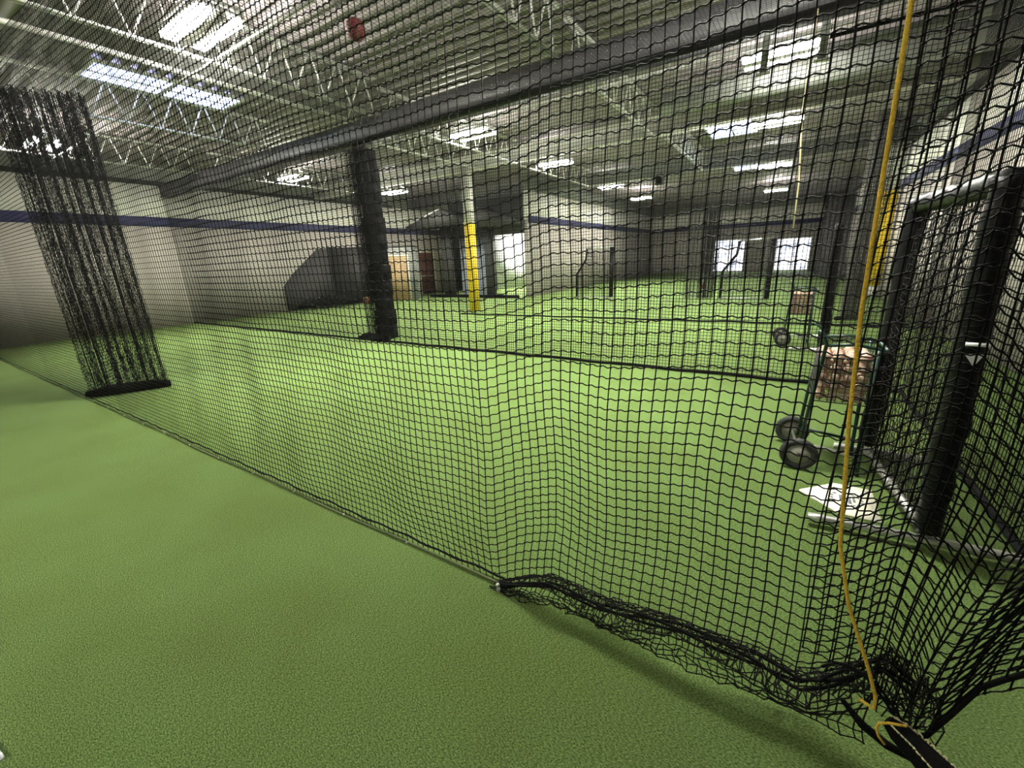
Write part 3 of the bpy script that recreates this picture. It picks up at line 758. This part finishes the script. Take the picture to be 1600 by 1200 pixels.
# ---- ball carts ---------------------------------------------------------------------
def wheel(parent, c, R, axis=(0, 1, 0)):
    wz = MB().torus(c, axis, R - .028, .028, 28, 10).build('wheel', MT['tyre'], parent, True)
    h = MB(); ax = np.array(axis, float); c = np.array(c)
    h.tube([c - ax * .016, c + ax * .016], R - .050, 24)
    h.build('hub', MT['hub'], wz)
    MB().tube([c - ax * .024, c + ax * .024], .014, 12).build('axle_cap', MT['dark'], wz)
    return wz
def make_cart(loc, label, rz=0):
    c = empty('ball_cart', loc, label, 'ball cart', None, rz)
    # local: x from wheels (0) to legs (.33), y depth 0 .. .5
    wheel(c, (-.03, .0, .13), .13); wheel(c, (-.07, .52, .13), .13)
    MB().bar((-.03, -.02, .13), (-.07, .54, .13), .009, 8).build('axle', MT['galv'], c)
    for yy in (.06, .44):
        MB().tube([(-.03, yy, .12), (-.01, yy, .5), (.02, yy, .86), (.03, yy, 1.0), (.01, yy, 1.06), (-.03, yy, 1.10)], .0135, 10).build('upright', MT['green'], c, True)
        MB().tube([(.36, yy, .0), (.35, yy, .06), (.34, yy, .5), (.33, yy, .98)], .0135, 10).build('leg', MT['green'], c, True)
    for yy in (.06, .44):
        MB().tube([(.02, yy, .99), (.20, yy, 1.01), (.33, yy, .985), (.37, yy, .97)], .012, 10).build('top_rail', MT['green'], c, True)
    MB().tube([(.37, .06, .97), (.385, .12, .972), (.385, .36, .972), (.37, .44, .97)], .012, 10).build('handle', MT['green'], c, True)
    MB().tube([(-.02, .06, .19), (.1, .06, .19), (.25, .06, .17), (.345, .06, .15)], .012, 10).build('brace', MT['galv'], c, True)
    MB().tube([(-.02, .44, .19), (.345, .44, .15)], .012, 10).build('brace', MT['green'], c, True)
    wb = MB(); x0, x1, y0, y1, z0, z1 = .0, .33, .075, .425, .56, .90
    for k in range(8):
        x = x0 + (x1 - x0) * k / 7
        wb.tube([(x, y0, z1), (x, y0, z0), (x, y1, z0), (x, y1, z1)], .0028, 5)
    for k in range(8):
        y = y0 + (y1 - y0) * k / 7
        wb.tube([(x0, y, z1), (x0, y, z0), (x1, y, z0), (x1, y, z1)], .0028, 5)
    for k in range(7):
        z = z0 + (z1 - z0) * k / 6; r = .0055 if k in (0, 6) else .0028
        for a, b in (((x0, y0), (x1, y0)), ((x1, y0), (x1, y1)), ((x1, y1), (x0, y1)), ((x0, y1), (x0, y0))): wb.bar((*a, z), (*b, z), r, 5)
    wb.build('basket', MT['dark'], c)
    return c
cart = make_cart((.285, 3.70, 0), 'green ball cart full of baseballs, beside the padded screen')
cart2 = copy_tree(cart); cart2.location = (.12, 8.72, 0); cart2['label'] = 'smaller-looking ball cart beyond the far net, left of the black screen post'

bseed = MB().sphere((0, 0, 0), .0365, 18, 12)
def make_ball(loc, label, group):
    b = bseed.build('baseball', MT['ball'], None, True); b.location = loc
    sm = MB(); pts = []
    for k in range(49):
        t = 2 * math.pi * k / 48; a = .42
        x = math.cos(t) * (1 - a) + a * math.cos(3 * t) * .9; y = math.sin(t) * (1 - a) - a * math.sin(3 * t) * .9; z = 2 * math.sqrt(a * (1 - a)) * math.sin(2 * t)
        v = np.array([x, y, z]); v /= np.linalg.norm(v); pts.append(v * .0368)
    sm.tube(pts, .0012, 5, caps=False)
    sm.build('seam', MT['seam'], b)
    return tag(b, label, 'baseball', group)
b0 = None
def fill(org, label, group, shell):
    global b0
    first = b0 is None
    n = 0
    nx, ny, nz = 4, 4, 5
    for iz in range(nz):
        for ix in range(nx):
            for iy in range(ny):
                if shell and iz < nz - 1 and 0 < ix < nx - 1 and 0 < iy < ny - 1: continue
                x = .045 + ix * .078 + (iz % 2) * .004 + random.uniform(-.0006, .0006)
                y = .075 + .047 + iy * .0835 + (iz % 2) * .004 + random.uniform(-.0006, .0006)
                z = .60 + iz * .0745 + (random.uniform(0, .003) if iz == nz - 1 else 0)
                p = (org[0] + x, org[1] + y, z)
                if b0 is None:
                    b0 = make_ball(p, label, group); b = b0
                else:
                    b = copy_tree(b0); b.location = p
                b['label'] = label; b['group'] = group
                b.rotation_euler = (random.uniform(0, 6), random.uniform(0, 6), random.uniform(0, 6))
fill((.285, 3.70), 'worn tan baseball heaped in the basket of the nearer green cart', 'baseballs in the nearer cart', True)
fill((.12, 8.72), 'worn tan baseball heaped in the basket of the cart beyond the far net', 'baseballs in the farther cart', True)

# ---- black padded post of a second screen --------------------------------------------
s2 = empty('pitching_screen', (.63, 8.35, 0), 'black padded screen seen edge-on behind the nearer ball cart', 'screen')
padded([(0, 0, .08), (-.02, 0, 2.0)], .065, 12).build('padded_post', MT['black_vinyl'], s2, True)
padded([(.12, 1.3, .08), (.10, 1.3, 2.0)], .065, 15).build('padded_post', MT['black_vinyl'], s2, True)
padded([(-.02, 0, 1.97), (.10, 1.3, 1.97)], .05, 18).build('padded_rail', MT['black_vinyl'], s2, True)
net_from_grid('netting', netpanel((0, .02), (.12, 1.3), .1, 1.95, 5, .04), .003, MT['netgrey'], s2)
MB().tube([(-.45, 0, .045), (.55, 0, .045)], .03, 12).build('foot_tube', MT['galv'], s2, True)
MB().tube([(-.33, 1.3, .045), (.67, 1.3, .045)], .03, 12).build('foot_tube', MT['galv'], s2, True)

# ---- far L-screens --------------------------------------------------------------------
def lscreen(loc, W, label):
    e = empty('l_screen', loc, label, 'screen', None)
    pl = [(0, .06), (0, .95), (.40, 1.52), (.45, 1.95)]
    MB().tube([(x, 0, z) for x, z in pl], .045, 10).build('padded_post', MT['black_vinyl'], e, True)
    MB().tube([(W, 0, .06), (W, 0, 1.97)], .085, 10).build('padded_post', MT['black_vinyl'], e, True)
    MB().tube([(.45, 0, 1.95), (W, 0, 1.97)], .035, 10).build('top_rail', MT['galv'], e, True)
    MB().tube([(-.04, 0, .05), (W + .05, 0, .05)], .03, 10).build('foot_tube', MT['galv'], e, True)
    z = np.arange(.1, 1.93, .06); cols = []
    for s in np.linspace(0, 1, 28):
        xl = np.interp(z, [0, .95, 1.52, 1.95], [0, 0, .40, .45])
        cols.append(np.stack([xl + (W - xl) * s, np.full_like(z, 0.0), z], -1))
    net_from_grid('netting', np.array(cols), .006, MT['netgrey'], e)
    return e
lscreen((-7.32, 16.5, 0), 1.48, 'far black L-shaped screen left of the dark net bundle')
lscreen((-1.88, 16.6, 0), 1.42, 'far black L-shaped screen in front of the glazed doors')
rc = empty('training_cone', (-3.05, 20.9, 0), 'small red and white cone standing on the far turf', 'cone')
MB().tube([(0, 0, .03), (0, 0, .30), (0, 0, .34)], [.13, .07, .03], 16).build('cone', MT['red'], rc, True)
MB().tube([(0, 0, 0), (0, 0, .03)], .2, 16).build('base', MT['lobby'], rc)

# ================================================================ FAR LEFT CORNER
sh = empty('storage_shed', (-17.25, 12.0, 0), 'grey storage shed with a plywood door at the left wall', 'shed')
base = [(0.0, 0.0), (1.2, 1.85), (2.35, 2.75), (1.6, 3.9), (0.0, 3.9)]
MB().prism(base, 0, 2.42).build('walls', MT['wall_grey'], sh)
MB().prism([(.01, -.02), (1.21, 1.83), (1.16, 1.87), (.01, .06)], 0.005, 2.415).build('shaded_side', MT['dark'], sh)  # shade on the left face, put in as a dark-coloured layer
MB().prism([(x * 1.02 - .0, y * 1.02 - .03) for x, y in base], 2.421, 2.50).build('roof', MT['dark'], sh)
p0 = np.array([1.2, 1.85]); p1 = np.array([2.35, 2.75]); tdir = (p1 - p0) / np.linalg.norm(p1 - p0); nd = np.array([tdir[1], -tdir[0]])
def onface(s0, s1, z0, z1, d0, d1):
    q = [p0 + tdir * s0 + nd * d0, p0 + tdir * s1 + nd * d0, p0 + tdir * s1 + nd * d1, p0 + tdir * s0 + nd * d1]
    return MB().prism([tuple(a) for a in q[::-1]], z0, z1)
fr = onface(.14, .20, .02, 2.10, .001, .03); 
for a in (onface(1.20, 1.26, .02, 2.10, .001, .03), onface(.20, 1.20, 2.04, 2.10, .001, .03)): fr.add(a.v, a.f)
fr.build('door_frame', MT['cream'], sh)
onface(.20, 1.20, .02, 2.04, .001, .02).build('door', MT['wood'], sh)
# dark tarp leaning on the wall beside it
tp = MB()
poly = [(0, 0), (0, 1.0), (.5, 1.5), (1.75, 2.45), (2.25, 2.45), (2.25, 0)]
tp.extrude([(0.03 + .0 * y, y, z) for y, z in poly], (.10, 0, 0))
t = tp.build('backdrop_tarp', MT['dark']); t.location = (XL, 9.7, 0)
tag(t, 'dark tarpaulin hung on the left wall beside the storage shed', 'tarp')
ph = MB()
for k in range(9):
    random.seed(k); a = k * .7
    c = np.array([.35 + .1 * (k % 3), .25 * k, .10])
    ph.tube([c + (-.25, -.25, .0), c + (0, 0, .10 + .16 * math.sin(math.pi * (k + 1) / 10)), c + (.22, .25, .0)], [.07, .16, .08], 9, wob=.35)
t = ph.build('tarp_heap', MT['black_cloth']); t.location = (XL + .3, 10.2, .02)
tag(t, 'heap of black tarpaulin on the turf against the left wall', 'tarp')
bk = empty('bucket', (-15.85, 12.6, 0), 'dusty orange bucket between the tarpaulin heap and the black column', 'bucket')
MB().tube([(0, 0, 0), (0, 0, .30)], [.12, .15], 16).build('pail', MT['orange'], bk)
MB().torus((0, 0, .30), (0, 0, 1), .15, .012, 18, 6).build('rim', MT['cream'], bk)

# entrance front between the left wall and the inner wall
hd = MB().box((-13.9, 16.5, 2.75), (-9.81, 16.75, 4.3)).box((-17.25, 20.2, 0), (-14.0, 20.4, 4.4))
struct('wall_entrance', hd, MT['dark'])
def canopy(x0, x1, xp, z0, zp, label):
    e = empty('canopy', (x0, 15.2, z0), label, 'canopy')
    W = x1 - x0; xp = xp - x0; h = zp - z0
    MB().extrude([(0, 0, 0), (W, 0, 0), (W, 0, .12), (xp, 0, h), (0, 0, .12)], (0, 1.29, 0)).build('hood', MT['dark'], e)
    MB().extrude([(0, -.03, .10), (xp, -.03, h - .02), (xp, -.03, h + .02), (0, -.03, .14)], (0, .028, 0)).build('edge_trim', MT['white_steel'], e)
canopy(-15.6, -12.1, -13.4, 3.25, 3.95, 'dark gabled canopy over the left entrance bay')
canopy(-12.05, -9.75, -11.6, 3.1, 3.9, 'dark gabled canopy over the bright entrance opening')
for x0, x1, l in ((-14.35, -13.8, 'wide dark pillar at the left of the entrance, by the grey-blue curtain'), (-11.75, -11.35, 'narrow dark pillar between the curtain and the bright opening')):
    tag(MB().box((x0, 16.2, 0), (x1, 16.45, 3.24 if x0 < -12 else 3.08)).build('pillar', MT['dark']), l, 'pillar')
pv = [(-13.7 + .155 * k, 16.9 + (.05 if k % 2 else -.05)) for k in range(13)]
V = [(x, y + q, z) for q in (0, .015) for x, y in pv for z in (0.02, 2.74)]
nv = 26
Fd = [(2 * i, 2 * i + 2, 2 * i + 3, 2 * i + 1) for i in range(12)] + [(nv + 2 * i, nv + 2 * i + 1, nv + 2 * i + 3, nv + 2 * i + 2) for i in range(12)] + [(2 * i + 1, 2 * i + 3, nv + 2 * i + 3, nv + 2 * i + 1) for i in range(12)]
tag(link_mesh('entrance_curtain', V, Fd, MT['bluegrey']), 'grey-blue curtain filling the left entrance bay between dark pillars', 'curtain')
tag(MB().box((-15.2, 16.0, 0), (-9.95, 16.18, .13)).build('kerb_mat', MT['black_cloth']), 'long black rubber strip on the turf in front of the entrance', 'mat')
struct('wall_lobby', MB().box((-13.99, 26.5, 0), (-9.81, 26.7, 4.4)).box((-14.19, 20.41, 0), (-13.99, 26.7, 4.4)), MT['lobby'])
dl = empty('lobby_lamp', (-11.2, 22.5, 4.2), 'ceiling lamp lighting the bright entrance lobby', 'ceiling lamp')
MB().box((-.6, -.6, .05), (.6, .6, .12)).build('housing', MT['white_steel'], dl)
MB().box((-.55, -.55, .0), (.55, .55, .049)).build('diffuser', MT['lamp'], dl)
rd = empty('door', (XL + .015, 17.5, 0), 'dark red door with a pale frame on the left wall near the entrance', 'door')
MB().box((0, .06, .02), (.05, 1.20, 2.22)).build('leaf', MT['maroon'], rd)
MB().box((0, 0, 0), (.07, .06, 2.3)).box((0, 1.20, 0), (.07, 1.26, 2.3)).box((0, .06, 2.22), (.07, 1.20, 2.3)).build('frame', MT['cream'], rd)
MB().box((.05, .10, .95), (.085, 1.16, 1.0)).build('push_bar', MT['galv'], rd)

# white board corner at the bottom left of the photo
tag(MB().box((-2.65, -.45, .0), (-2.222, -.158, .02), .1).build('base_pad', MT['lobby']), 'corner of a white pad lying on the turf by the photo\'s lower left corner', 'pad')
